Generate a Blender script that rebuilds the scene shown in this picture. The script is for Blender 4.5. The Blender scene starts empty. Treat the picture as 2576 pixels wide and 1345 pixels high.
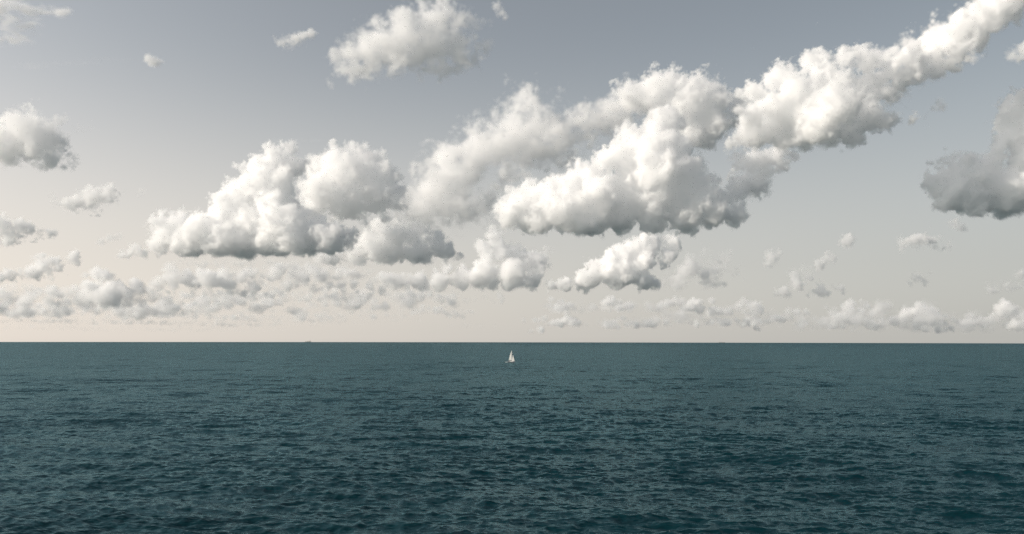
import bpy, math, bmesh
import numpy as np
from mathutils import Vector, Matrix

R = math.radians
sc = bpy.context.scene
COL = sc.collection

# ------------------------------------------------------------------ camera
EYE = 25.0                      # metres above the water
R_EARTH = 7.4e6                 # with refraction
cam = bpy.data.cameras.new('camera')
cam.lens, cam.sensor_width = 28.0, 36.0
cam.clip_start, cam.clip_end = 0.5, 500000.0
cam_ob = bpy.data.objects.new('camera', cam)
COL.objects.link(cam_ob)
cam_ob.location = (0, 0, EYE)
PITCH, ROLL = 5.25, 0.08
cam_ob.rotation_euler = (R(90 + PITCH), R(0), 0)
cam_ob.rotation_mode = 'XYZ'
CAM_M = Matrix.Rotation(R(90 + PITCH), 3, 'X') @ Matrix.Rotation(R(ROLL), 3, 'Z')
cam_ob.rotation_euler = CAM_M.to_euler()
sc.camera = cam_ob

# ------------------------------------------------------------------ light
SUN_AZ, SUN_EL = -107.0, 26.0    # azimuth from the view axis (left is negative)
world = bpy.data.worlds.new('World')
sc.world = world
world.use_nodes = True
wt = world.node_tree
bg = wt.nodes['Background']
sky = wt.nodes.new('ShaderNodeTexSky')
sky.sky_type = 'NISHITA'
sky.sun_disc = False
sky.sun_elevation = R(SUN_EL)
sky.sun_rotation = R(SUN_AZ)
sky.altitude = 0
sky.air_density, sky.dust_density, sky.ozone_density = 1.0, 1.6, 1.0
hsv = wt.nodes.new('ShaderNodeHueSaturation')
hsv.inputs['Saturation'].default_value = 0.38
wt.links.new(sky.outputs[0], hsv.inputs['Color'])
# pale sea air near the horizon, the same all round
geo = wt.nodes.new('ShaderNodeTexCoord')
sep = wt.nodes.new('ShaderNodeSeparateXYZ')
wt.links.new(geo.outputs['Generated'], sep.inputs[0])
ramp = wt.nodes.new('ShaderNodeMapRange')
ramp.interpolation_type = 'SMOOTHERSTEP'
ramp.inputs['From Min'].default_value, ramp.inputs['From Max'].default_value = -0.05, 0.42
ramp.inputs['To Min'].default_value, ramp.inputs['To Max'].default_value = 0.8, 0.0
wt.links.new(sep.outputs['Z'], ramp.inputs['Value'])
mix = wt.nodes.new('ShaderNodeMix')
mix.data_type = 'RGBA'
mix.inputs['B'].default_value = (6.95, 6.4, 6.0, 1)
wt.links.new(ramp.outputs[0], mix.inputs['Factor'])
wt.links.new(hsv.outputs[0], mix.inputs['A'])
# the air glows towards the sun and dims away from it
SUN_DIR = Vector((math.sin(R(SUN_AZ)) * math.cos(R(SUN_EL)), math.cos(R(SUN_AZ)) * math.cos(R(SUN_EL)), math.sin(R(SUN_EL))))
dot = wt.nodes.new('ShaderNodeVectorMath')
dot.operation = 'DOT_PRODUCT'
dot.inputs[1].default_value = SUN_DIR
wt.links.new(geo.outputs['Generated'], dot.inputs[0])
glow = wt.nodes.new('ShaderNodeMapRange')
glow.inputs['From Min'].default_value, glow.inputs['From Max'].default_value = -1.0, 1.0
glow.inputs['To Min'].default_value, glow.inputs['To Max'].default_value = 0.66, 1.56
wt.links.new(dot.outputs['Value'], glow.inputs['Value'])
tint = wt.nodes.new('ShaderNodeMix')
tint.data_type = 'RGBA'
tint.inputs['A'].default_value, tint.inputs['B'].default_value = (0.94, 1.0, 1.0, 1), (1.03, 0.998, 0.945, 1)
side = wt.nodes.new('ShaderNodeMapRange')
side.inputs['From Min'].default_value, side.inputs['From Max'].default_value = -0.7, 0.4
wt.links.new(dot.outputs['Value'], side.inputs['Value'])
wt.links.new(side.outputs[0], tint.inputs['Factor'])
gain = wt.nodes.new('ShaderNodeVectorMath')
gain.operation = 'SCALE'
wt.links.new(tint.outputs['Result'], gain.inputs[0])
wt.links.new(glow.outputs[0], gain.inputs['Scale'])
air = wt.nodes.new('ShaderNodeMix')
air.data_type, air.blend_type = 'RGBA', 'MULTIPLY'
air.inputs['Factor'].default_value = 1.0
wt.links.new(mix.outputs['Result'], air.inputs['A'])
wt.links.new(gain.outputs[0], air.inputs['B'])
wt.links.new(air.outputs['Result'], bg.inputs['Color'])
bg.inputs['Strength'].default_value = 0.076

sun = bpy.data.lights.new('sun', 'SUN')
sun.energy, sun.angle, sun.color = 2.6, R(0.5), (1.0, 0.905, 0.79)
sun_ob = bpy.data.objects.new('sun', sun)
COL.objects.link(sun_ob)
sun_ob.rotation_euler = SUN_DIR.to_track_quat('Z', 'Y').to_euler()

vs = sc.view_settings
vs.view_transform, vs.look, vs.gamma, vs.exposure, vs.use_curve_mapping = 'Standard', 'None', 1.0, 0.5, False

cy = sc.cycles
cy.max_bounces, cy.volume_bounces, cy.glossy_bounces, cy.diffuse_bounces = 64, 48, 3, 2
cy.volume_step_rate = 2.0
cy.use_adaptive_sampling, cy.adaptive_threshold = True, 0.02
cy.use_denoising = True
cy.denoising_prefilter = 'NONE'
cy.sample_clamp_indirect = 6.0

rng = np.random.default_rng(11)


# ------------------------------------------------------------------ helpers
def earth_z(r):
    return -(r * r) / (2 * R_EARTH)


def ray(px, py):
    """Direction through a point of the picture (2576 px wide), y = forward."""
    d = CAM_M @ Vector(((px - 1288.0) / 2004.0, (672.5 - py) / 2004.0, -1.0))
    return d.normalized()


def at(px, py, dist):
    """World point seen at px, py at a forward distance."""
    d = ray(px, py)
    return Vector((0, 0, EYE)) + d * (dist / d.y)


def material(name, color, rough=0.5, **kw):
    m = bpy.data.materials.new(name)
    m.use_nodes = True
    b = m.node_tree.nodes['Principled BSDF']
    b.inputs['Base Color'].default_value = (*color, 1)
    b.inputs['Roughness'].default_value = rough
    for k, v in kw.items():
        b.inputs[k].default_value = v
    # faint wear so no surface is one flat tone
    nt = m.node_tree
    n = nt.nodes.new('ShaderNodeTexNoise')
    n.inputs['Scale'].default_value = 1.7
    n.inputs['Detail'].default_value = 5
    tc = nt.nodes.new('ShaderNodeTexCoord')
    nt.links.new(tc.outputs['Object'], n.inputs['Vector'])
    mr = nt.nodes.new('ShaderNodeMapRange')
    mr.inputs['To Min'].default_value, mr.inputs['To Max'].default_value = 0.82, 1.1
    nt.links.new(n.outputs['Fac'], mr.inputs['Value'])
    mx = nt.nodes.new('ShaderNodeMix')
    mx.data_type, mx.blend_type = 'RGBA', 'MULTIPLY'
    mx.inputs['Factor'].default_value = 1
    mx.inputs['A'].default_value = (*color, 1)
    nt.links.new(mr.outputs[0], mx.inputs['B'])
    nt.links.new(mx.outputs['Result'], b.inputs['Base Color'])
    return m


def obj(name, bm, mat, parent=None, smooth=False):
    me = bpy.data.meshes.new(name)
    bmesh.ops.recalc_face_normals(bm, faces=bm.faces)
    bm.to_mesh(me)
    bm.free()
    if smooth:
        me.polygons.foreach_set('use_smooth', [True] * len(me.polygons))
    me.materials.append(mat)
    o = bpy.data.objects.new(name, me)
    COL.objects.link(o)
    if parent:
        o.parent = parent
    return o


def thing(name, label, cat, loc, rotz=0.0, group=None):
    o = bpy.data.objects.new(name, None)
    COL.objects.link(o)
    o.location, o.rotation_euler = loc, (0, 0, rotz)
    o['label'], o['category'] = label, cat
    if group:
        o['group'] = group
    return o


# ------------------------------------------------------------------ sea
def build_sea():
    f = 796.0
    # rows: even steps of apparent height, so that far waves get coarse cells
    def app(r):
        return math.atan2(EYE + r * r / (2 * R_EARTH), r)
    radii = [0.0, 15.0, 35.0, 55.0, 75.0]
    r = 84.0
    while r < 9000:
        radii.append(r)
        r += max(0.19, (0.36 if r < 240 else 0.24 if r < 2500 else 0.4) * r * r / (EYE * f))
        if len(radii) > 1000:
            break
    while r < 60000:
        radii.append(r)
        r *= 1.04
    radii = np.array(radii)
    fine = np.linspace(R(-36.5), R(36.5), 1340)
    rest = np.linspace(R(36.5), R(360 - 36.5), 120)[1:-1]
    az = np.concatenate([fine, rest])
    nr, na = len(radii), len(az)
    rr, aa = np.meshgrid(radii, az, indexing='ij')
    X, Y = rr * np.sin(aa), rr * np.cos(aa)
    dr = np.gradient(radii)[:, None]
    Z = np.zeros_like(X)
    DX, DY = np.zeros_like(X), np.zeros_like(X)
    near = slice(0, int(np.searchsorted(radii, 4200.0)))
    w = np.random.default_rng(5)
    NW = 120
    lam = np.exp(w.uniform(math.log(0.7), math.log(30.0), NW))
    lam = np.concatenate([lam, np.exp(w.uniform(math.log(18.0), math.log(110.0), 44))])
    peak = 3.8
    for L in lam:
        th = w.normal(0, 0.42) + 0.16          # travelling mostly towards the shore
        if L < 4:
            th = w.normal(0, 0.75) + 0.1
        k = 2 * math.pi / L
        slope = 0.036 * (1.0 if L < peak else (peak / L) ** 0.72)
        if L > 30:
            slope = 0.0075
        a = slope / k * (0.6 + 0.8 * w.random())
        kx, ky = k * math.sin(th), k * math.cos(th)
        ph = w.uniform(0, 2 * math.pi)
        sp = np.maximum(dr[near] * abs(math.cos(th)), rr[near] * 0.00085 * abs(math.sin(th)))
        fade = np.clip((L / np.maximum(sp, 1e-3) - 1.6) / 1.6, 0, 1)
        p = kx * X[near] + ky * Y[near] + ph
        s, c = np.sin(p), np.cos(p)
        Z[near] += a * fade * c
        q = 0.9 * a * fade
        DX[near] -= q * math.sin(th) * s
        DY[near] -= q * math.cos(th) * s
    Z += -(X * X + Y * Y) / (2 * R_EARTH)
    foam = np.zeros_like(Z)
    fr = np.random.default_rng(21)
    for _ in range(24):
        py = fr.uniform(30, 188)
        d0, a0 = EYE * f / py, R(fr.uniform(-33, 33))
        i0 = int(np.searchsorted(radii, d0))
        j0 = int(np.searchsorted(fine, a0))
        wi, wj = 14, int(max(6, 5.0 / (d0 * 0.00085)))
        sub = Z[max(0, i0 - wi):i0 + wi, max(0, j0 - wj):j0 + wj]
        if sub.size == 0:
            continue
        q = np.unravel_index(np.argmax(sub), sub.shape)
        ic, jc = max(0, i0 - wi) + q[0], max(0, j0 - wj) + q[1]
        lw = fr.uniform(0.2, 0.7)
        ex = (X - X[ic, jc])[ic - 8:ic + 9, max(0, jc - 60):jc + 60]
        ey = (Y - Y[ic, jc])[ic - 8:ic + 9, max(0, jc - 60):jc + 60]
        v = np.exp(-(ex / lw) ** 2 - ((ey + 0.12) / max(0.16, 0.7 * float(dr[ic, 0]))) ** 2) * fr.uniform(0.4, 0.7)
        tgt = foam[ic - 8:ic + 9, max(0, jc - 60):jc + 60]
        np.maximum(tgt, v, out=tgt)
    co = np.stack([X + DX, Y + DY, Z], -1).astype(np.float32).reshape(-1, 3)
    i = np.arange(nr - 1)[:, None] * na
    j = np.arange(na)[None, :]
    j2 = (j + 1) % na
    quads = np.stack([i + j, i + j2, i + na + j2, i + na + j], -1).reshape(-1, 4)
    quads = quads[:, ::-1]
    me = bpy.data.meshes.new('sea')
    me.vertices.add(len(co))
    me.vertices.foreach_set('co', co.ravel())
    nq = len(quads)
    me.loops.add(nq * 4)
    me.loops.foreach_set('vertex_index', quads.ravel().astype(np.int32))
    me.polygons.add(nq)
    me.polygons.foreach_set('loop_start', np.arange(0, nq * 4, 4, dtype=np.int32))
    me.polygons.foreach_set('use_smooth', np.ones(nq, bool))
    me.update(calc_edges=True)
    me.attributes.new('foam', 'FLOAT', 'POINT').data.foreach_set('value', foam.astype(np.float32).ravel())
    o = bpy.data.objects.new('sea', me)
    COL.objects.link(o)
    o['kind'] = 'structure'

    m = bpy.data.materials.new('sea_water')
    m.use_nodes = True
    nt = m.node_tree
    L = nt.links.new
    nt.nodes.remove(nt.nodes['Principled BSDF'])
    body = nt.nodes.new('ShaderNodeBsdfDiffuse')            # light scattered back out of the water
    body.inputs['Color'].default_value = (0.0006, 0.016, 0.021, 1)
    skin = nt.nodes.new('ShaderNodeBsdfGlossy')             # the sky mirrored in the ripples
    skin.inputs['Color'].default_value = (0.60, 0.89, 0.96, 1)
    skin.inputs['Roughness'].default_value = 0.24
    b = nt.nodes.new('ShaderNodeMixShader')
    geo = nt.nodes.new('ShaderNodeNewGeometry')

    def octave(size, stretch, strength):
        """Ripples of one size as a slope vector, long across the wind."""
        mp = nt.nodes.new('ShaderNodeMapping')
        mp.inputs['Scale'].default_value = (1 / (size * stretch), 1 / size, 0.0)
        mp.inputs['Rotation'].default_value = (0, 0, 0.12)
        L(geo.outputs['Position'], mp.inputs['Vector'])
        n = nt.nodes.new('ShaderNodeTexNoise')
        n.noise_dimensions = '2D'
        n.inputs['Scale'].default_value = 1.0
        n.inputs['Detail'].default_value = 2.0
        n.inputs['Roughness'].default_value = 0.6
        L(mp.outputs[0], n.inputs['Vector'])
        s = nt.nodes.new('ShaderNodeVectorMath')
        s.operation = 'SUBTRACT'
        s.inputs[1].default_value = (0.5, 0.5, 0.5)
        L(n.outputs['Color'], s.inputs[0])
        t = nt.nodes.new('ShaderNodeVectorMath')
        t.operation = 'MULTIPLY'
        t.inputs[1].default_value = (strength * 0.7, strength, 0)
        L(s.outputs[0], t.inputs[0])
        return t.outputs[0]

    def add(a, c):
        v = nt.nodes.new('ShaderNodeVectorMath')
        L(a, v.inputs[0])
        L(c, v.inputs[1])
        return v.outputs[0]
    sl = octave(0.35, 3.2, 1.25)
    sl = add(sl, octave(1.5, 3.6, 1.15))
    sl = add(sl, octave(7.0, 3.6, 0.7))
    sl = add(sl, octave(30.0, 4.5, 0.55))
    sl = add(sl, octave(140.0, 5.0, 0.3))
    sl = add(sl, octave(45.0, 0.14, 0.34))         # windrows along the wind
    sl = add(sl, octave(220.0, 0.12, 0.26))
    nrm = add(geo.outputs['Normal'], sl)
    v = nt.nodes.new('ShaderNodeVectorMath')
    v.operation = 'NORMALIZE'
    L(nrm, v.inputs[0])
    for nd in (body, skin):
        L(v.outputs[0], nd.inputs['Normal'])
    # Fresnel reflection of water averaged over ripples too small to see

    def calc(op, a, c=None, cl=False):
        x = nt.nodes.new('ShaderNodeMath')
        x.operation, x.use_clamp = op, cl
        for q, val in enumerate((a, c)):
            if val is None:
                continue
            if isinstance(val, float):
                x.inputs[q].default_value = val
            else:
                L(val, x.inputs[q])
        return x.outputs[0]
    dp = nt.nodes.new('ShaderNodeVectorMath')
    dp.operation = 'DOT_PRODUCT'
    L(v.outputs[0], dp.inputs[0])
    L(geo.outputs['Incoming'], dp.inputs[1])
    sg = 0.18
    one = calc('SUBTRACT', 1.0, calc('ABSOLUTE', dp.outputs['Value']), True)
    fr_ = calc('MULTIPLY', calc('POWER', one, 5.0 * math.exp(-2.69 * sg)), 0.98 / (1 + 22.7 * sg ** 1.5))
    L(calc('ADD', fr_, 0.02, True), b.inputs[0])
    L(body.outputs[0], b.inputs[1])
    L(skin.outputs[0], b.inputs[2])
    # foam flecks on the steepest crests, broken up by a fine noise
    at_ = nt.nodes.new('ShaderNodeAttribute')
    at_.attribute_name = 'foam'
    fn = nt.nodes.new('ShaderNodeTexNoise')
    fn.inputs['Scale'].default_value = 5.0
    fn.inputs['Detail'].default_value = 4.0
    L(geo.outputs['Position'], fn.inputs['Vector'])
    ad = nt.nodes.new('ShaderNodeMath')
    ad.operation = 'MULTIPLY_ADD'
    ad.inputs[2].default_value = -0.42
    L(at_.outputs['Fac'], ad.inputs[0])
    L(fn.outputs['Fac'], ad.inputs[1])
    ad.inputs[1].default_value = 1.0
    sh = nt.nodes.new('ShaderNodeMapRange')
    sh.inputs['From Min'].default_value, sh.inputs['From Max'].default_value = -0.22, 0.0
    L(ad.outputs[0], sh.inputs['Value'])
    df = nt.nodes.new('ShaderNodeBsdfDiffuse')
    df.inputs['Color'].default_value = (0.75, 0.77, 0.76, 1)
    ms = nt.nodes.new('ShaderNodeMixShader')
    L(sh.outputs[0], ms.inputs[0])
    L(b.outputs[0], ms.inputs[1])
    L(df.outputs[0], ms.inputs[2])
    L(ms.outputs[0], nt.nodes['Material Output'].inputs['Surface'])
    me.materials.append(m)
    return o


build_sea()

# ------------------------------------------------------------------ clouds
NB = 128
_k = np.fft.fftfreq(NB)[:, None, None] ** 2 + np.fft.fftfreq(NB)[None, :, None] ** 2 + np.fft.rfftfreq(NB)[None, None, :] ** 2
_k[0, 0, 0] = 1
_amp = _k ** (-(11 / 3) / 4)
_amp[_k < (2.5 / NB) ** 2] = 0
NOISE = np.fft.irfftn(np.fft.rfftn(rng.normal(size=(NB, NB, NB))) * _amp, s=(NB, NB, NB))
NOISE = (NOISE / NOISE.std()).astype(np.float32)


def cloud_nodes():
    ng = bpy.data.node_groups.new('cloud_volume', 'GeometryNodeTree')
    ng.interface.new_socket('Geometry', in_out='INPUT', socket_type='NodeSocketGeometry')
    ng.interface.new_socket('Geometry', in_out='OUTPUT', socket_type='NodeSocketGeometry')
    for nm, ty in (('Source', 'NodeSocketObject'), ('Min', 'NodeSocketVector'), ('Max', 'NodeSocketVector'), ('Step', 'NodeSocketFloat'),
                   ('NX', 'NodeSocketInt'), ('NY', 'NodeSocketInt'), ('NZ', 'NodeSocketInt'), ('Mat', 'NodeSocketMaterial')):
        ng.interface.new_socket(nm, in_out='INPUT', socket_type=ty)
    n, L = ng.nodes, ng.links.new
    gi, go = n.new('NodeGroupInput'), n.new('NodeGroupOutput')
    vc = n.new('GeometryNodeVolumeCube')
    oi = n.new('GeometryNodeObjectInfo')
    L(gi.outputs['Source'], oi.inputs['Object'])
    pos = n.new('GeometryNodeInputPosition')
    sub = n.new('ShaderNodeVectorMath')
    sub.operation = 'SUBTRACT'
    L(pos.outputs[0], sub.inputs[0])
    L(gi.outputs['Min'], sub.inputs[1])
    dv = n.new('ShaderNodeVectorMath')
    dv.operation = 'DIVIDE'
    L(sub.outputs[0], dv.inputs[0])
    L(gi.outputs['Step'], dv.inputs[1])
    sp = n.new('ShaderNodeSeparateXYZ')
    L(dv.outputs[0], sp.inputs[0])

    def m(op, a, b=None):
        x = n.new('ShaderNodeMath')
        x.operation = op
        for i, v in enumerate((a, b)):
            if v is not None:
                L(v, x.inputs[i])
        return x.outputs[0]
    xi, yi, zi = [m('ROUND', sp.outputs[i]) for i in range(3)]
    idx = m('ADD', m('MULTIPLY', m('ADD', m('MULTIPLY', xi, gi.outputs['NY']), yi), gi.outputs['NZ']), zi)
    si = n.new('GeometryNodeSampleIndex')
    si.data_type, si.domain, si.clamp = 'FLOAT', 'POINT', True
    na = n.new('GeometryNodeInputNamedAttribute')
    na.data_type = 'FLOAT'
    na.inputs[0].default_value = 'cloud_density'
    L(oi.outputs['Geometry'], si.inputs['Geometry'])
    L(na.outputs[0], si.inputs['Value'])
    L(idx, si.inputs['Index'])
    L(si.outputs[0], vc.inputs['Density'])
    L(gi.outputs['Min'], vc.inputs['Min'])
    L(gi.outputs['Max'], vc.inputs['Max'])
    for a in 'XYZ':
        L(gi.outputs['N' + a], vc.inputs['Resolution ' + a])
    sm = n.new('GeometryNodeSetMaterial')
    L(vc.outputs[0], sm.inputs[0])
    L(gi.outputs['Mat'], sm.inputs['Material'])
    L(sm.outputs[0], go.inputs[0])
    return ng, {s.name: s.identifier for s in ng.interface.items_tree if s.in_out == 'INPUT'}


CLOUD_NG, CLOUD_ID = cloud_nodes()
_mats = {}


def cloud_material(ext):
    key = round(ext, 5)
    if key not in _mats:
        mat = bpy.data.materials.new('cloud_vapour')
        mat.use_nodes = True
        t = mat.node_tree
        t.nodes.remove(t.nodes['Principled BSDF'])
        pv = t.nodes.new('ShaderNodeVolumePrincipled')
        pv.inputs['Color'].default_value = (1, 1, 1, 1)
        pv.inputs['Density'].default_value = ext
        pv.inputs['Anisotropy'].default_value = 0.15
        t.links.new(pv.outputs[0], t.nodes['Material Output'].inputs['Volume'])
        _mats[key] = mat
    return _mats[key]


TOTAL = [0]
DEBUG = False


def cloud(name, label, dist, blobs, base=None, res=None, wisp=1.0, soft=1.0, ext=10.0, depth=1.0, levels=3, flat=1.0, stretch=None, squash=1.0, seed=0, kind=None, group='clouds over the sea'):
    """A cumulus of billows on billows at its own distance. blobs: centre and radius, in units of the picture's width / 2576 at dist.
    base: height of its flat underside in the same units. ext: extinction per 100 units of the picture."""
    g = np.random.default_rng(seed + int(dist))
    big = sorted(b[2] for b in blobs)[len(blobs) // 2]
    if res is None:
        res = 0.72 if big > 19 else (0.6 if big > 14 else 0.45)
    u = dist / 2004.0                               # metres per unit
    vox = u * 2.5 * res
    c0, r0 = [], []
    for b in blobs:
        y = dist + g.uniform(-0.6, 0.6) * b[2] * u * depth + (b[3] * u if len(b) > 3 else 0)
        c0.append(np.array(at(b[0], b[1], y)))
        r0.append(b[2] * u * (y / dist) * 1.08)
    allc, allr = [np.array(c0)], [np.array(r0)]
    C, Rr = allc[0], allr[0]
    specs = [(14, .30, .55), (12, .32, .55), (9, .36, .58), (6, .4, .6)][:levels + (1 if res < 0.6 and levels == 3 else 0)]
    for cnt, lo, hi in specs:
        cs, rs = [], []
        for c, r in zip(C, Rr):
            if r < 2.2 * vox:
                continue
            d = g.normal(size=(cnt, 3))
            d /= np.linalg.norm(d, axis=1)[:, None]
            d = d[d[:, 2] > -0.45]
            q = r * g.uniform(lo, hi, len(d)) 
            cs.append(c + d * (r * g.uniform(0.82, 1.0, len(d)))[:, None])
            rs.append(q)
        if not cs:
            break
        C, Rr = np.concatenate(cs), np.concatenate(rs)
        allc.append(C)
        allr.append(Rr)
    P, Q = np.concatenate(allc), np.concatenate(allr)
    pad = vox * (4 + 4 * wisp)
    mn = (P - Q[:, None]).min(0) - pad
    mx = (P + Q[:, None]).max(0) + pad
    if base is not None:
        zb = at(np.mean([b[0] for b in blobs]), base, dist).z
        mn[2] = max(mn[2], zb - pad)
    nx, ny, nz = [int(math.ceil(v)) + 1 for v in (mx - mn) / vox]
    f = np.full((nx, ny, nz), -12.0, np.float32)
    ax = [np.arange(v, dtype=np.float32) for v in (nx, ny, nz)]
    Pv, Qv = (P - mn) / vox, Q / vox
    for c, r in zip(Pv, Qv):
        m_ = r + 8
        lo = [max(0, int(v - m_)) for v in c]
        hi = [min(s_, int(v + m_) + 1) for v, s_ in zip(c, (nx, ny, nz))]
        if any(a >= b for a, b in zip(lo, hi)):
            continue
        s_ = tuple(slice(a, b) for a, b in zip(lo, hi))
        e = [((ax[i][s_[i]] - c[i]) ** 2) * (squash ** 2 if i == 2 else 1) for i in range(3)]
        d = np.sqrt(e[0][:, None, None] + e[1][None, :, None] + e[2][None, None, :])
        np.maximum(f[s_], r - d, out=f[s_])
    st = stretch or (1, 1, 1)

    def field(scale=1.0):
        o3 = g.integers(0, NB, 3)
        return NOISE[np.ix_(*[((np.arange(v) / (st[i] * scale)).astype(int) + o3[i]) % NB for i, v in enumerate((nx, ny, nz))])]
    # curl the billows: shift every voxel along a turbulent field, then fray the edge
    A = 3.4 * wisp * min(1.0, big / 16.0) * (0.72 / res) ** 0.5
    gx, gy, gz = [np.clip(np.rint(np.arange(n_).reshape([-1 if i == k else 1 for i in range(3)]) + field() * A * st[k] ** 0.5), 0, n_ - 1).astype(np.int32)
                  for k, n_ in enumerate((nx, ny, nz))]
    f = f[gx, gy, gz]
    del gx, gy, gz
    for k in range(3):
        f = 0.5 * f + 0.25 * (np.roll(f, 1, k) + np.roll(f, -1, k))
    k_ = 0.72 / res
    no = field(max(1.0, k_))
    f += (no * min(1.7 * wisp, 2.4) + field() * 0.7 * min(wisp, 1.2)) * max(1.0, k_) * min(1.0, big / 18.0) + 0.6 * np.clip((f + 10) / 10, 0.2, 1)
    if base is not None:
        zz = (ax[2] * vox + mn[2] - zb) / vox
        f = np.minimum(f, (zz[None, None, :] + no * 2.0) * 0.6 * flat)
    dens = np.clip((f + 1.2 * soft) / (5.2 * soft), 0, 1) ** 1.4
    for _ in range(2 if soft > 1.3 else 0):
        for k in range(3):
            dens = 0.5 * dens + 0.25 * (np.roll(dens, 1, k) + np.roll(dens, -1, k))
    dens *= np.clip(0.8 + 0.35 * no, 0.2, 1.6)
    for s_ in ((0,), (-1,)):
        dens[s_[0]] = 0
        dens[:, s_[0]] = 0
        dens[:, :, s_[0]] = 0
    # keep only the box that holds vapour
    cut = []
    for k in range(3):
        used = np.flatnonzero(dens.max(tuple(i for i in range(3) if i != k)) > 0.01)
        cut.append((max(0, used[0] - 1), min(dens.shape[k], used[-1] + 2)))
    dens = dens[tuple(slice(a, b) for a, b in cut)].astype(np.float32)
    for s_ in (0, -1):
        dens[s_] = 0
        dens[:, s_] = 0
        dens[:, :, s_] = 0
    dens[dens < 0.003] = 0
    mn = mn + np.array([a for a, b in cut]) * vox
    nx, ny, nz = dens.shape
    mx = mn + (np.array([nx, ny, nz]) - 1) * vox
    TOTAL[0] += dens.size
    if DEBUG:
        print('VOX', round(nx * ny * nz / 1e6, 2), (nx, ny, nz), label)
    # the density grid lives on a loose lattice that only the node group reads
    me = bpy.data.meshes.new(name + '_density')
    me.vertices.add(dens.size)
    me.attributes.new('cloud_density', 'FLOAT', 'POINT').data.foreach_set('value', dens.ravel())
    src = bpy.data.objects.new(name + '_density', me)
    vol = bpy.data.volumes.new(name)
    mat = cloud_material(ext / (100.0 * u))
    vol.materials.append(mat)
    o = bpy.data.objects.new(name, vol)
    COL.objects.link(o)
    centre = (mn + mx) / 2
    o.location = centre
    md = o.modifiers.new('cloud_volume', 'NODES')
    md.node_group = CLOUD_NG
    mnl = mn - centre
    md[CLOUD_ID['Source']] = src
    md[CLOUD_ID['Min']] = tuple(float(v) for v in mnl)
    md[CLOUD_ID['Max']] = tuple(float(v) for v in mnl + np.array([nx - 1, ny - 1, nz - 1]) * vox)
    md[CLOUD_ID['Step']] = float(vox)
    md[CLOUD_ID['NX']], md[CLOUD_ID['NY']], md[CLOUD_ID['NZ']] = nx, ny, nz
    md[CLOUD_ID['Mat']] = mat
    o['label'], o['category'] = label, 'cloud'
    if group:
        o['group'] = group
    if kind:
        o['kind'] = kind
    return o


def ell(cx, cy, rx, ry, seed=0, dz=0):
    """A flattened heap: blobs of radius ry strewn along 2 rx."""
    g = np.random.default_rng(int(cx * 7 + cy) + seed)
    out = []
    for _ in range(max(3, int(3.2 * rx / ry))):
        a, q = g.uniform(0, 2 * math.pi), math.sqrt(g.random())
        u, v = q * math.cos(a), q * math.sin(a)
        out.append((cx + rx * u, cy + 0.75 * ry * v, ry * g.uniform(0.3, 0.85) * (1.1 - 0.5 * q), dz + g.uniform(-1.5, 1.5) * ry))
    return out


def bank(x0, x1, y0, y1, n, r, seed):
    g = np.random.default_rng(seed)
    out = []
    for _ in range(n):
        x, y = g.uniform(x0, x1), g.uniform(y0, y1)
        rr = g.uniform(*r)
        for k in range(int(g.integers(3, 7))):
            out.append((x + g.normal(0, rr * 1.5), y - abs(g.normal(0, rr * 0.5)), rr * g.uniform(0.4, 0.9), g.uniform(-25, 25)))
    return out


cloud('cumulus_cloud', 'large white cumulus with tall slanting tower above the cargo ship on the left horizon', 7200, [
    (690, 388, 22), (725, 380, 18), (660, 420, 30), (640, 460, 34), (610, 490, 32), (580, 522, 30), (550, 548, 26),
    (735, 425, 26), (700, 455, 33), (690, 505, 42), (710, 560, 46, -20), (650, 570, 46), (740, 612, 34, -70), (825, 606, 30, -60), (430, 585, 34), (405, 612, 26), (470, 592, 38),
    (520, 587, 42), (560, 610, 38, -20), (620, 605, 45), (700, 608, 40, -25), (760, 590, 42), (820, 600, 36), (860, 603, 26), (790, 618, 25), (480, 620, 32),
    (350, 632, 17), (315, 650, 13)], base=648, flat=0.8, ext=9.5, soft=0.9, res=0.55)
cloud('cumulus_cloud', 'rounded white cumulus with domed top behind the slanting cloud tower', 9000, [
    (880, 376, 16), (845, 398, 26), (910, 400, 30), (955, 396, 16), (800, 432, 30), (860, 442, 46), (930, 442, 40), (985, 448, 22),
    (800, 490, 38), (870, 505, 44), (940, 498, 40), (1000, 500, 30), (780, 530, 30), (1040, 530, 24)] + ell(920, 548, 150, 18), base=566, flat=0.5, wisp=1.2, soft=1.0, ext=7.5)
cloud('veil_cloud', 'soft ragged white cloud veil joining the rounded cumulus to the largest cloud', 7800, [
    (1335, 232, 15), (1320, 260, 27), (1345, 285, 30), (1290, 292, 26), (1265, 277, 15), (1195, 302, 12), (1200, 324, 16), (1250, 334, 28),
    (1320, 335, 42), (1390, 335, 38), (1440, 322, 30), (1200, 372, 36), (1260, 372, 42), (1330, 378, 42), (1390, 385, 36), (1130, 404, 36),
    (1180, 415, 42), (1110, 445, 42), (1080, 485, 42), (1130, 475, 42), (1165, 450, 30), (1060, 518, 34), (1430, 362, 26), (1415, 248, 8), (1400, 256, 6),
    (1490, 310, 36), (1470, 345, 26), (1540, 290, 38), (1560, 310, 26), (1590, 264, 32), (1110, 525, 30), (1160, 505, 26), (1185, 525, 28), (1235, 500, 22), (1150, 548, 28), (1210, 548, 20), (1265, 468, 20), (1290, 440, 22), (1020, 545, 24)] + ell(1090, 565, 90, 18), wisp=2.2, soft=2.2, ext=5, levels=2)
cloud('veil_cloud', 'thin torn white cloud scrap left of the largest cumulus', 8300, [
    (1245, 475, 9), (1210, 500, 11), (1190, 525, 9), (1290, 450, 13), (1320, 441, 11)], wisp=1.6, soft=1.6, ext=5, levels=2)
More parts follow.
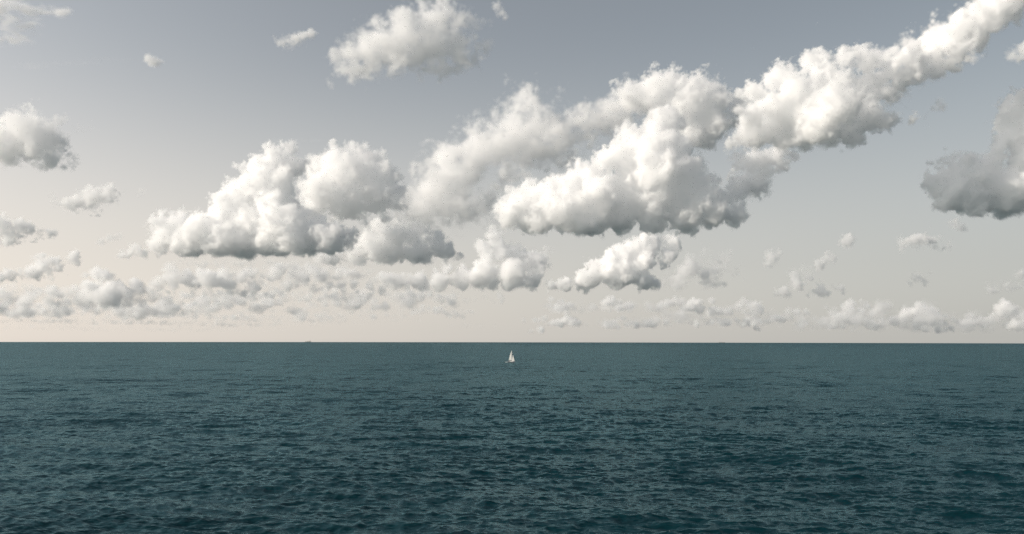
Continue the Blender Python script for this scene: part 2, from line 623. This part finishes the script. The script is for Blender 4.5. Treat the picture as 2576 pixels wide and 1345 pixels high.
cloud('cumulus_cloud', 'largest cumulus with broad flat dark grey underside right of the sailboat', 6000, [
    (1660, 302, 22), (1690, 312, 28), (1650, 332, 28), (1590, 342, 22), (1570, 372, 28), (1640, 372, 42), (1700, 375, 36), (1530, 402, 28),
    (1590, 422, 42), (1660, 432, 46), (1720, 440, 36), (1480, 442, 28), (1440, 472, 36), (1400, 492, 38), (1350, 502, 38), (1300, 512, 34),
    (1285, 545, 32), (1350, 552, 38, -15), (1430, 532, 48, -25), (1510, 512, 48, -25), (1580, 502, 46), (1650, 502, 46), (1720, 500, 42),
    (1560, 552, 35, -20), (1640, 552, 35), (1720, 552, 35), (1790, 535, 36), (1850, 545, 22), (1480, 562, 40, -15), (1780, 492, 30), (1840, 492, 22)],
    base=596, flat=1.2, ext=10, soft=0.9, res=0.55)
cloud('cumulus_cloud', 'grey shaded cumulus rising behind the white tower of the largest cloud', 7600, [
    (1580, 235, 24), (1640, 222, 30), (1700, 218, 30), (1760, 210, 20), (1790, 204, 15), (1745, 250, 42), (1680, 258, 42), (1800, 250, 32),
    (1770, 300, 35), (1620, 258, 34), (1800, 330, 25), (1705, 305, 42), (1780, 335, 34), (1825, 295, 26), (1740, 345, 36), (1850, 270, 22)], wisp=1.3, ext=8, soft=0.9)
cloud('cumulus_cloud', 'small bright cumulus pair hanging right of the largest cumulus', 6300, [
    (1870, 412, 23), (1900, 406, 22), (1945, 402, 29), (1970, 397, 14), (1920, 430, 18), (1910, 462, 26), (1880, 476, 26), (1850, 470, 22)], wisp=1.3, ext=8, soft=0.9)
cloud('cumulus_cloud', 'heaped white cumulus with diagonal furrow in the upper right sky', 4500, [
    (1960, 197, 25), (1990, 188, 18), (1940, 212, 22), (2000, 228, 36), (2050, 162, 27), (2040, 150, 15), (2080, 182, 28), (2130, 152, 24),
    (2170, 128, 17), (2180, 162, 22), (2110, 202, 26), (2060, 222, 34), (1880, 240, 22), (1910, 238, 22), (1980, 272, 42, -30), (1940, 290, 36),
    (1890, 302, 30), (2040, 282, 46), (2110, 272, 48, -40), (2160, 252, 42, -30), (2200, 222, 30), (2060, 325, 42), (1980, 330, 42), (1900, 340, 34),
    (2130, 320, 40), (2190, 302, 34), (2240, 310, 18), (1850, 358, 18), (2300, 302, 9), (2330, 300, 6)] + ell(2030, 350, 190, 30), depth=3.0, ext=8.5, soft=1.0, res=0.58, base=382, flat=0.6, wisp=1.2)
cloud('cumulus_cloud', 'long pale cloud arm climbing to the top right corner of the sky', 4600, [
    (2230, 190, 30), (2280, 162, 34), (2330, 130, 34), (2380, 110, 34), (2420, 77, 34), (2460, 50, 34), (2500, 20, 34), (2550, -5, 32),
    (2330, 178, 20), (2400, 150, 20), (2600, -40, 40), (2650, -80, 40), (2270, 210, 22), (2240, 240, 20), (2350, 165, 18), (2290, 130, 18), (2215, 165, 22), (2440, 95, 28),
    (2400, 140, 22), (2490, 60, 28), (2540, 20, 30)], wisp=2.0, soft=1.5, ext=16, depth=3.2)
cloud('cloud_scrap', 'faint cloud scrap right of the heaped cumulus and below the long arm', 4500, [(2370, 270, 10), (2364, 256, 8), (2345, 275, 5)], wisp=0.9, soft=1.6, ext=8, levels=2)
cloud('cloud_scrap', 'tiny faint cloud scrap just under the long cloud arm', 4400, [(2450, 150, 9), (2458, 144, 6)], wisp=0.9, soft=1.6, ext=8, levels=2)
cloud('cloud_scrap', 'pale cloud scrap at the right edge beneath the long cloud arm', 4400, [(2545, 146, 14), (2572, 130, 17), (2600, 125, 20)], wisp=0.9, soft=1.6, ext=8, levels=2)
cloud('cumulus_cloud', 'dark blue grey cloud at the right edge of the sky', 4750, [
    (2550, 292, 32), (2572, 262, 28), (2540, 350, 33), (2580, 330, 40), (2500, 402, 22), (2440, 422, 32), (2380, 432, 24), (2360, 470, 26),
    (2420, 480, 42), (2490, 470, 42), (2550, 480, 46), (2380, 515, 20), (2450, 520, 28), (2540, 520, 33), (2610, 430, 50), (2630, 350, 60)], base=543, wisp=1.3, ext=14, depth=0.5)
cloud('cloud_scrap', 'small pinkish cloud puff under the dark cloud at the right', 9000, [(2400, 562, 13), (2422, 572, 8)], wisp=0.9, soft=1.5, ext=8, levels=2)
cloud('cumulus_cloud', 'small twin topped cumulus under the pinkish puff at the right', 11000, [
    (2295, 606, 17), (2278, 616, 12), (2330, 604, 16), (2350, 610, 14), (2375, 621, 8)], base=636, wisp=1.2, levels=2, ext=7)
cloud('cumulus_cloud', 'large white cloud with ragged right side near the top centre of the sky', 3300, [
    (900, 152, 38), (950, 125, 42), (1000, 112, 48), (1050, 85, 48), (1100, 64, 44), (1130, 45, 30), (1020, 148, 36), (1080, 122, 45),
    (1130, 100, 34), (1190, 67, 20), (1170, 140, 32), (1208, 125, 18), (1110, 168, 24), (880, 180, 20), (1120, 22, 14), (835, 130, 7), (832, 155, 5), (822, 206, 7), (940, 185, 18)],
    wisp=2.0, soft=1.6, ext=4)
cloud('cloud_scrap', 'tiny cloud scrap at the top edge above the large ragged cloud', 3300, [(1250, 16, 13), (1262, 35, 9), (1270, 48, 6)], wisp=0.9, soft=1.6, ext=8, levels=2)
cloud('cloud_scrap', 'small curved white cloud left of the large ragged cloud', 3600, [
    (715, 108, 13), (735, 98, 11), (755, 98, 13), (778, 86, 11), (728, 110, 8)], wisp=1.5, soft=1.4, ext=6, levels=2)
cloud('cloud_scrap', 'smallest lone white puff in the upper left sky', 3900, [(383, 155, 14), (370, 150, 7), (397, 161, 8)], wisp=0.9, soft=1.5, ext=8, levels=2)
cloud('cirrus_cloud', 'smooth streaky pale cloud in the top left corner', 5200,
      ell(10, 24, 90, 34) + ell(70, 30, 90, 24) + ell(120, 30, 62, 14) + ell(155, 27, 30, 9) + ell(20, 70, 90, 30) + ell(75, 74, 60, 16) + ell(5, 98, 60, 18),
      wisp=1.6, soft=2.6, ext=5, levels=1, stretch=(7, 3, 1.3))
cloud('cirrus_cloud', 'faint thin streak of high cloud left of the smallest lone puff', 5200, ell(150, 160, 130, 5) + ell(90, 168, 60, 5) + ell(260, 150, 80, 3), wisp=1.0, soft=2.5, ext=1.6, levels=1, stretch=(6, 3, 1))
cloud('cirrus_cloud', 'thin straight streak of high cloud over the slanting tower', 6500, ell(745, 354, 75, 3) + ell(690, 360, 40, 3), wisp=0.8, soft=2.0, ext=3, levels=1, stretch=(6, 3, 1), res=0.6)
cloud('cumulus_cloud', 'white cumulus cut by the left edge with grey heart', 4600, [
    (60, 312, 28), (90, 303, 18), (30, 332, 30), (70, 352, 46), (110, 372, 40), (20, 380, 36), (128, 400, 28), (170, 411, 15), (145, 321, 14), (170, 318, 6),
    (-20, 360, 40), (230, 335, 6), (200, 330, 4)], wisp=1.5, soft=1.2, ext=4.5)
cloud('cumulus_cloud', 'low wide white cloud below the left edge cumulus', 6200, [
    (155, 512, 14), (190, 510, 18), (230, 500, 20), (270, 490, 17), (300, 487, 9), (235, 515, 16), (180, 518, 11), (265, 508, 12)], wisp=1.4, soft=1.3, ext=7, levels=2)
cloud('cloud_scrap', 'tiny white puff right of the low wide cloud', 6200, [(358, 486, 8), (352, 493, 5)], wisp=0.9, soft=1.4, ext=8, levels=2)
cloud('cumulus_cloud', 'small round cumulus against the left edge midway down the sky', 8000, [
    (20, 580, 24), (55, 570, 20), (80, 586, 14), (40, 594, 19), (100, 585, 6), (125, 583, 6), (-10, 590, 20)], wisp=1.2, levels=2, ext=7)
cloud('cloud_scrap', 'small slanting white scrap left of the foot of the slanting tower', 9000, [(255, 607, 9), (280, 602, 10), (300, 595, 7)], wisp=0.9, soft=1.4, ext=8, levels=2)
cloud('cumulus_cloud', 'ragged low cumulus row near the left edge above the horizon bank', 11000, [
    (115, 667, 20), (90, 682, 18), (145, 672, 13), (185, 642, 9), (190, 663, 8), (60, 687, 13), (20, 697, 14), (130, 685, 15), (-10, 700, 14)], base=710, wisp=1.3, levels=2, ext=8)
cloud('cumulus_cloud', 'group of knobbly cumulus heads low over the left horizon', 19000, [
    (245, 690, 17), (270, 697, 14), (252, 712, 14), (215, 694, 8), (345, 716, 15), (350, 735, 16), (300, 728, 18), (230, 730, 20, -40), (185, 728, 9),
    (170, 738, 13), (125, 740, 10), (120, 756, 14), (265, 748, 28, -60), (200, 752, 20), (330, 752, 20), (385, 750, 14), (420, 757, 12)]
      + ell(250, 742, 170, 24) + ell(260, 766, 250, 11), base=780, levels=3, ext=6.5, wisp=0.7)
cloud('cumulus_cloud', 'heap of low cumulus beneath the slanting tower', 16500, [
    (430, 676, 15), (440, 700, 20), (400, 718, 15), (465, 690, 14), (505, 686, 12), (520, 705, 22, -40), (560, 690, 14), (575, 712, 20), (610, 700, 14),
    (640, 720, 16), (380, 730, 10)] + ell(510, 712, 130, 25) + ell(600, 738, 190, 12), base=750, levels=3, ext=6.5, wisp=0.8)
cloud('cumulus_cloud', 'layered low cloud with streaked grey undersides left of the stacked knobs above the sailboat', 18000,
      ell(740, 692, 160, 25) + ell(820, 722, 210, 19, dz=40) + ell(700, 748, 260, 14, dz=-40) + ell(980, 742, 170, 12) + ell(560, 760, 120, 12) + ell(880, 690, 60, 18) + ell(860, 752, 90, 9),
      levels=2, ext=7, wisp=0.9, soft=1.3)
cloud('cumulus_cloud', 'grey based cumulus group between the slanting tower and the sailboat', 9600, [
    (1100, 602, 16), (1085, 622, 22), (1120, 632, 22, -20), (1055, 637, 20), (1150, 646, 8), (1000, 635, 26), (950, 640, 24, -30), (900, 645, 22), (830, 655, 20),
    (985, 600, 28), (1035, 592, 24), (930, 602, 24), (960, 575, 20), (1010, 570, 18), (1060, 578, 16)] + ell(960, 640, 180, 26), base=668, flat=0.8, levels=3, ext=7.5, soft=0.8)
cloud('cumulus_cloud', 'cumulus with stacked knobs directly above the sailboat', 14500, [
    (1240, 570, 12), (1242, 590, 14), (1247, 606, 17), (1215, 632, 17), (1205, 620, 9), (1262, 640, 17), (1275, 622, 10), (1300, 642, 20), (1340, 662, 25), (1372, 646, 14),
    (1385, 665, 10), (1290, 685, 30, -40), (1220, 688, 30), (1160, 700, 24), (1345, 695, 22), (1100, 700, 18), (1120, 682, 14), (1050, 706, 20), (1000, 702, 18), (960, 700, 12)]
      + ell(1080, 712, 220, 20) + ell(1270, 700, 120, 30), base=740, levels=3, wisp=0.9, res=0.55, ext=7, soft=0.8)
cloud('cumulus_cloud', 'white cumulus with grey base under the dark underside of the largest cloud', 14000, [
    (1600, 622, 19), (1570, 642, 24), (1530, 667, 24), (1490, 677, 20), (1640, 622, 22), (1690, 612, 14), (1680, 642, 18), (1620, 662, 26), (1560, 690, 30),
    (1480, 702, 24), (1420, 712, 15), (1620, 702, 24), (1385, 716, 10)], base=734, levels=3, ext=18, soft=0.8)
cloud('cumulus_cloud', 'thin pale cumulus right of the grey based one under the largest cloud', 15000, [
    (1740, 672, 20), (1720, 695, 23), (1780, 692, 23), (1830, 652, 13), (1690, 710, 16), (1800, 710, 16), (1850, 682, 10), (1780, 642, 10)], base=728, wisp=1.4, soft=1.4, ext=5, levels=2)
cloud('cloud_scrap', 'small upright cloud puff left of the diagonal cloud string', 14000, [(1940, 650, 14), (1958, 638, 7), (1935, 665, 11)], wisp=0.9, soft=1.3, ext=8, levels=2)
cloud('cumulus_cloud', 'diagonal string of small clouds low in the right sky', 14500, [
    (2130, 606, 13), (2125, 624, 11), (2090, 650, 12), (2060, 670, 12), (2030, 690, 12), (1995, 690, 14), (2005, 716, 14), (1970, 735, 13), (2070, 735, 14), (2045, 740, 10), (2110, 726, 9)],
    base=750, wisp=1.2, ext=7, levels=2)
cloud('cloud_scrap', 'small ragged puff between the diagonal string and the right edge', 15000, [(2310, 700, 10), (2292, 715, 8), (2322, 712, 8), (2340, 690, 5)], wisp=0.9, soft=1.4, ext=8, levels=2)
cloud('cloud_scrap', 'small cloud against the right edge low over the horizon', 15000, [(2500, 726, 14), (2530, 716, 11), (2570, 692, 11), (2550, 725, 11)], wisp=0.9, soft=1.3, ext=8, levels=2)


cloud('cumulus_cloud', 'thin pale cloud layer right under the flat base of the slanting tower', 13000,
      ell(640, 664, 190, 10) + ell(760, 672, 130, 11) + ell(480, 662, 70, 8), levels=2, ext=7, soft=1.6, wisp=1.2)
cloud('clouds', 'thick layer of merged pale cloud low over the left half of the horizon', 24000,
      sum((ell(x, y, w, h * 1.15, dz=d) for x, y, w, h, d in ((70, 772, 200, 26, 0), (50, 742, 130, 20, 0), (400, 776, 220, 22, 30), (700, 770, 260, 20, 0),
           (960, 768, 190, 18, 0), (1120, 752, 180, 17, 0), (900, 742, 230, 18, 0), (560, 756, 160, 20, -30))), []),
      levels=2, squash=1.35, ext=6.5, wisp=0.6, soft=1.2, res=0.7, kind='stuff', group=None)
cloud('clouds', 'hazy streaks of pale cloud just above the left half of the horizon', 32000,
      sum((ell(x, y, w, h, dz=d) for x, y, w, h, d in ((180, 798, 260, 13, -30), (520, 802, 280, 12, 30), (820, 796, 220, 11, 0), (300, 813, 340, 9, 20), (680, 815, 280, 8, 0), (100, 824, 240, 8, 0),
           (430, 829, 340, 7, 0), (900, 806, 160, 7, 0), (1180, 820, 70, 7, 0), (1080, 782, 130, 9, 0))), []),
      levels=1, squash=2.2, ext=6.0, wisp=0.5, soft=1.8, res=0.6, kind='stuff', group=None)
cloud('clouds', 'hazy layer of merged pale cloud low over the right half of the horizon', 29000,
      sum((ell(x, y, w, max(9, h * 1.6), dz=d) for x, y, w, h, d in ((1500, 772, 160, 11, 0), (1760, 790, 200, 13, 30), (1640, 812, 300, 9, 0), (2230, 790, 160, 20, 0), (2080, 812, 260, 12, -30), (2480, 805, 170, 16, 0), (2320, 826, 320, 8, 0))), []),
      levels=2, squash=1.8, ext=8.0, wisp=0.6, soft=1.6, res=0.8, kind='stuff', group=None)
cloud('clouds', 'far bank of small pale clouds along the left horizon', 30000, bank(-60, 500, 776, 800, 40, (7, 15), 3) + bank(300, 1180, 778, 806, 36, (5, 11), 8)
      + sum((ell(x, y, w, 5, dz=d) for x, y, w, d in ((60, 770, 90, 0), (200, 790, 140, 60), (90, 808, 150, 0), (420, 796, 160, -40), (640, 784, 150, 40), (330, 812, 180, 0), (720, 806, 140, 0), (880, 786, 90, 0), (560, 818, 160, 0))), []),
      levels=2, ext=11, wisp=0.7, soft=1.3, res=0.62, kind='stuff', group=None)
cloud('clouds', 'far bank of small pale clouds along the right horizon', 32000, bank(1330, 2660, 806, 832, 60, (6, 12), 4) + bank(1350, 1620, 762, 785, 9, (7, 13), 5) + bank(1680, 1900, 750, 800, 12, (7, 14), 15)
      + bank(2090, 2400, 775, 815, 16, (7, 15), 7) + bank(2440, 2620, 785, 815, 8, (8, 13), 9) + bank(1800, 2100, 790, 815, 12, (6, 12), 19) + [(2530, 772, 15), (2545, 785, 12), (2515, 785, 11), (2560, 790, 10)],
      levels=3, ext=13, wisp=0.6, soft=1.0, res=0.58, kind='stuff', group=None)


# ------------------------------------------------------------------ sailboat
def box(bm, x0, x1, y0, y1, z0, z1, taper=0.0):
    vs_ = []
    for z, t in ((z0, 0), (z1, taper)):
        for x, y in ((x0 + t, y0 + t), (x1 - t, y0 + t), (x1 - t, y1 - t), (x0 + t, y1 - t)):
            vs_.append(bm.verts.new((x, y, z)))
    b, t = vs_[:4], vs_[4:]
    bm.faces.new(b[::-1])
    bm.faces.new(t)
    for i in range(4):
        bm.faces.new((b[i], b[(i + 1) % 4], t[(i + 1) % 4], t[i]))


def tube(bm, p0, p1, r0, r1=None, n=8):
    p0, p1 = Vector(p0), Vector(p1)
    r1 = r0 if r1 is None else r1
    q = (p1 - p0).to_track_quat('Z', 'Y')
    rings = []
    for p, r in ((p0, r0), (p1, r1)):
        rings.append([bm.verts.new(p + q @ Vector((r * math.cos(2 * math.pi * i / n), r * math.sin(2 * math.pi * i / n), 0))) for i in range(n)])
    for i in range(n):
        bm.faces.new((rings[0][i], rings[0][(i + 1) % n], rings[1][(i + 1) % n], rings[1][i]))
    bm.faces.new(rings[0][::-1])
    bm.faces.new(rings[1])


def hull_mesh(bm, L_, B, D, sheer, n=18):
    """A round bilged hull: stations from stern (-x) to bow (+x)."""
    rows = []
    for i in range(n + 1):
        t = i / n
        x = -L_ / 2 + L_ * t
        w = B / 2 * (1 - max(0, (t - 0.42) / 0.58) ** 2.1) * (0.72 + 0.28 * min(1, t / 0.4))
        w = max(w, 0.03)
        top = D + sheer * (2 * t - 0.9) ** 2
        keel = -0.45 * D * math.sin(math.pi * min(1, 0.12 + 0.88 * t)) - 0.02
        rake = 0.55 * D * max(0, t - 0.7) / 0.3
        row = []
        for j in range(9):
            a = math.pi * j / 8
            yy = -w * math.cos(a)
            zz = top + (keel - top) * math.sin(a) ** 0.8
            row.append(bm.verts.new((x + rake * (zz - keel) / (top - keel), yy, zz)))
        rows.append(row)
    for i in range(n):
        for j in range(8):
            bm.faces.new((rows[i][j], rows[i + 1][j], rows[i + 1][j + 1], rows[i][j + 1]))
        bm.faces.new((rows[i][0], rows[i][8], rows[i + 1][8], rows[i + 1][0]))
    bm.faces.new(rows[0])
    bm.faces.new(rows[n][::-1])


def sail_mesh(bm, tack, clew, head, belly, out, rows=14, cols=8, roach=0.0):
    """A sheet of sailcloth, cambered towards `out`."""
    tack, clew, head, out = Vector(tack), Vector(clew), Vector(head), Vector(out)
    g_ = []
    for i in range(rows + 1):
        v = i / rows
        a, b = tack.lerp(head, v), clew.lerp(head, v)
        b = b + (clew - tack).normalized() * roach * math.sin(math.pi * v)
        g_.append([bm.verts.new(a.lerp(b, j / cols) + out * (belly * (1 - v) ** 0.6 * math.sin(math.pi * (j / cols) ** 0.8))) for j in range(cols + 1)])
    for i in range(rows):
        for j in range(cols):
            bm.faces.new((g_[i][j], g_[i][j + 1], g_[i + 1][j + 1], g_[i + 1][j]))


def build_sailboat():
    D = 905.0
    wl = at(1286.5, 907.0, D)
    t = thing('sailboat', 'small white sailed sloop with dark hull sailing near the centre of the sea', 'sailboat', (wl.x, wl.y, earth_z(D)), R(-45))
    navy = material('hull_navy', (0.03, 0.045, 0.055), 0.3)
    white = material('deck_white', (0.72, 0.71, 0.68), 0.4)
    alu = material('mast_alloy', (0.32, 0.33, 0.34), 0.35, Metallic=0.6)
    sailw = material('sail_cloth', (0.9, 0.88, 0.84), 0.7)
    nt = sailw.node_tree
    tr = nt.nodes.new('ShaderNodeBsdfTranslucent')
    tr.inputs['Color'].default_value = (0.9, 0.87, 0.82, 1)
    ms = nt.nodes.new('ShaderNodeMixShader')
    ms.inputs[0].default_value = 0.5
    nt.links.new(nt.nodes['Principled BSDF'].outputs[0], ms.inputs[1])
    nt.links.new(tr.outputs[0], ms.inputs[2])
    nt.links.new(ms.outputs[0], nt.nodes['Material Output'].inputs['Surface'])
    glass = material('cabin_glass', (0.02, 0.025, 0.03), 0.1)
    teak = material('deck_teak', (0.28, 0.19, 0.11), 0.6)
    L_, MX, MH = 10.2, 0.7, 14.0
    bm = bmesh.new()
    hull_mesh(bm, L_, 3.2, 0.9, 0.2)
    h = obj('hull', bm, navy, t, True)
    bm = bmesh.new()
    for s_ in (-1, 1):
        tube(bm, (-4.9, s_ * 1.0, 1.32), (0, s_ * 1.6, 1.13), 0.035)
        tube(bm, (0, s_ * 1.6, 1.13), (5.2, s_ * 0.2, 1.36), 0.035)
    obj('toe_rail', bm, white, h)
    bm = bmesh.new()
    box(bm, -1.6, 2.6, -0.95, 0.95, 1.02, 1.55, 0.14)
    c = obj('cabin', bm, white, t)
    for s_ in (-1, 1):
        for k in range(3):
            bm = bmesh.new()
            box(bm, -1.0 + k * 1.1, -0.3 + k * 1.1, s_ * 0.86 - 0.05, s_ * 0.86 + 0.05, 1.2, 1.38)
            obj('window', bm, glass, c)
    bm = bmesh.new()
    box(bm, -4.5, -1.65, -0.75, 0.75, 1.06, 1.14)
    obj('cockpit', bm, teak, t)
    bm = bmesh.new()
    tube(bm, (MX, 0, 1.5), (MX - 0.25, 0, MH), 0.1, 0.06)
    m_ = obj('mast', bm, alu, t)
    for zz in (5.8, 9.8):
        bm = bmesh.new()
        tube(bm, (MX - 0.1, -0.9, zz), (MX - 0.1, 0.9, zz), 0.03)
        obj('spreader', bm, alu, m_)
    # sheeted out on the far side of the boat
    bo = (-3.5, -1.3)
    bm = bmesh.new()
    tube(bm, (MX - 0.15, 0, 2.35), (MX + bo[0] - 0.2, bo[1], 2.45), 0.08)
    obj('boom', bm, navy, t)
    bm = bmesh.new()
    sail_mesh(bm, (MX - 0.16, 0.02, 2.55), (MX + bo[0], bo[1] * 0.96, 2.6), (MX - 0.25, 0, MH - 0.25), 0.35, (0.3, -0.95, 0), roach=0.35)
    obj('mainsail', bm, sailw, t, True)
    bow = Vector((5.25, 0, 1.4))
    top = Vector((MX - 0.22, 0, MH - 0.4))
    bm = bmesh.new()
    tube(bm, bow, top, 0.03)
    obj('forestay', bm, alu, t)
    hd = bow.lerp(top, 0.60)
    bm = bmesh.new()
    sail_mesh(bm, bow + Vector((-0.12, 0, 0.2)), (1.75, -0.9, 1.75), hd, 0.3, (0.3, -0.95, 0))
    obj('jib', bm, sailw, t, True)
    bm = bmesh.new()
    tube(bm, bow.lerp(top, 0.70), bow.lerp(top, 0.79), 0.05, 0.03)
    obj('furled_sail', bm, sailw, t)
    bm = bmesh.new()
    for s_ in (-1, 1):
        tube(bm, (MX - 0.2, s_ * 1.5, 1.1), (MX - 0.22, s_ * 0.05, MH - 0.8), 0.018)
    obj('shroud', bm, alu, t)
    bm = bmesh.new()
    tube(bm, (-4.95, 0, 1.35), (MX - 0.25, 0, MH - 0.1), 0.018)
    obj('backstay', bm, alu, t)
    bm = bmesh.new()
    for s_ in (-1, 1):
        for x in (-4.9, -4.0):
            tube(bm, (x, s_ * 0.95, 1.2), (x, s_ * 0.95, 1.95), 0.022)
        tube(bm, (-4.9, s_ * 0.95, 1.95), (-4.0, s_ * 0.95, 1.95), 0.022)
    tube(bm, (-4.9, -0.95, 1.95), (-4.9, 0.95, 1.95), 0.022)
    obj('stern_rail', bm, alu, t)
    bm = bmesh.new()
    box(bm, -5.25, -4.95, -0.3, 0.3, 0.2, 1.05)
    obj('rudder', bm, navy, t)
    # foam at the stern
    fm = material('foam', (0.8, 0.8, 0.78), 0.9)
    g = np.random.default_rng(2)
    bm = bmesh.new()
    M = t.matrix_basis.copy()
    for k in range(26):
        x = -6.2 - abs(g.normal(0, 1.3))
        y = g.normal(0, 0.5)
        z = 0.22 + abs(g.normal(0, 0.12)) * math.exp(-(x + 6.2) ** 2 * 0.2)
        r = g.uniform(0.12, 0.34)
        p = M @ Vector((x, y, z))
        bmesh.ops.create_icosphere(bm, subdivisions=1, radius=r, matrix=Matrix.Translation(p) @ Matrix.Diagonal((1.6, 1.2, 0.6, 1)))
    o = obj('wake_foam', bm, fm, None, True)
    o['label'], o['category'], o['kind'] = 'white foam of the wake behind the sailboat stern', 'foam', 'stuff'


build_sailboat()


# ------------------------------------------------------------------ ships on the horizon
def cargo_ship(px, dist, label, length, loaded, rotz):
    p = at(px, 857, dist)
    t = thing('cargo_ship', label, 'ship', (p.x, p.y, earth_z(math.hypot(p.x, p.y))), rotz, 'cargo ships on the horizon')
    k = length / 180.0
    grey = material('ship_hull_grey', (0.24, 0.24, 0.23), 0.6)
    pale = material('ship_house_white', (0.5, 0.48, 0.45), 0.5)
    deck = material('ship_cargo_buff', (0.4, 0.36, 0.31), 0.7)
    dark = material('ship_glass', (0.05, 0.06, 0.07), 0.3)
    steel = material('ship_mast_grey', (0.4, 0.4, 0.38), 0.6)
    H = 17 * k
    # bow at -x
    bm = bmesh.new()
    n = 20
    rows = []
    for i in range(n + 1):
        u = i / n
        x = (-90 + 180 * u) * k
        w = 14 * k * min(1, (u / 0.14) ** 0.6 + 0.02) * (1 if u < 0.9 else 1 - (u - 0.9) * 2)
        top = H + 4.5 * k * max(0, 1 - u / 0.1)
        fl = -5 * k * max(0, 1 - u / 0.1)
        rows.append([bm.verts.new((x - fl * 0.0 + (5 * k if i == 0 else 0), -w * 0.85, -8 * k)), bm.verts.new((x + fl, -w, top)),
                     bm.verts.new((x + fl, w, top)), bm.verts.new((x + (5 * k if i == 0 else 0), w * 0.85, -8 * k))])
    for a, b in zip(rows, rows[1:]):
        for j in range(4):
            bm.faces.new((a[j], b[j], b[(j + 1) % 4], a[(j + 1) % 4]))
    bm.faces.new(rows[0])
    bm.faces.new(rows[-1][::-1])
    h = obj('hull', bm, grey, t)
    bm = bmesh.new()
    box(bm, -90 * k, -78 * k, -6 * k, 6 * k, H - 1, H + 4 * k, 1.0 * k)
    obj('forecastle', bm, grey, h)
    if loaded:
        x = -14
        for q, hh in enumerate((11, 13, 12, 13, 10)):
            bm = bmesh.new()
            box(bm, (x + q * 11) * k, (x + q * 11 + 10.2) * k, -12 * k, 12 * k, H - 0.5, H + hh * k)
            obj('container_stack', bm, pale if q % 2 else deck, t)
    else:
        for q in range(5):
            bm = bmesh.new()
            box(bm, (-66 + q * 20) * k, (-50 + q * 20) * k, -9 * k, 9 * k, H - 0.5, H + 2.5 * k, 0.6)
            obj('hatch_cover', bm, deck, t)
    bm = bmesh.new()
    box(bm, 48 * k, 70 * k, -13 * k, 13 * k, H - 0.5, H + 17 * k, 0.6 * k)
    s_ = obj('superstructure', bm, pale, t)
    bm = bmesh.new()
    box(bm, 50 * k, 64 * k, -14 * k, 14 * k, H + 16.9 * k, H + 21 * k, 0.5 * k)
    b_ = obj('bridge', bm, pale, s_)
    bm = bmesh.new()
    for zz in (4, 8, 12):
        for xx in range(50, 68, 4):
            for yy in (-13.05, 12.6):
                box(bm, xx * k, (xx + 2) * k, yy * k, (yy + 0.45) * k, H + zz * k, H + (zz + 1.6) * k)
    o_ = obj('window', bm, dark, s_)
    o_['kind'] = 'stuff'
    bm = bmesh.new()
    tube(bm, (76 * k, 0, H - 0.5), (77 * k, 0, H + 20 * k), 4.2 * k, 3.2 * k, 12)
    obj('funnel', bm, deck, t)
    bm = bmesh.new()
    tube(bm, (58 * k, 0, H + 20 * k), (58 * k, 0, H + 31 * k), 0.9 * k, 0.4 * k)
    tube(bm, (58 * k, -5 * k, H + 27 * k), (58 * k, 5 * k, H + 27 * k), 0.4 * k)
    obj('mast', bm, steel, t)
    bm = bmesh.new()
    tube(bm, (-82 * k, 0, H + 3 * k), (-82 * k, 0, H + 12 * k), 0.7 * k, 0.4 * k)
    obj('foremast', bm, steel, t)
    return t


cargo_ship(774.5, 21500, 'pale loaded cargo ship on the left horizon with its house aft', 185, True, R(-24))
cargo_ship(1816, 30500, 'tiny distant ship hull down on the horizon right of the sailboat', 225, False, R(160))
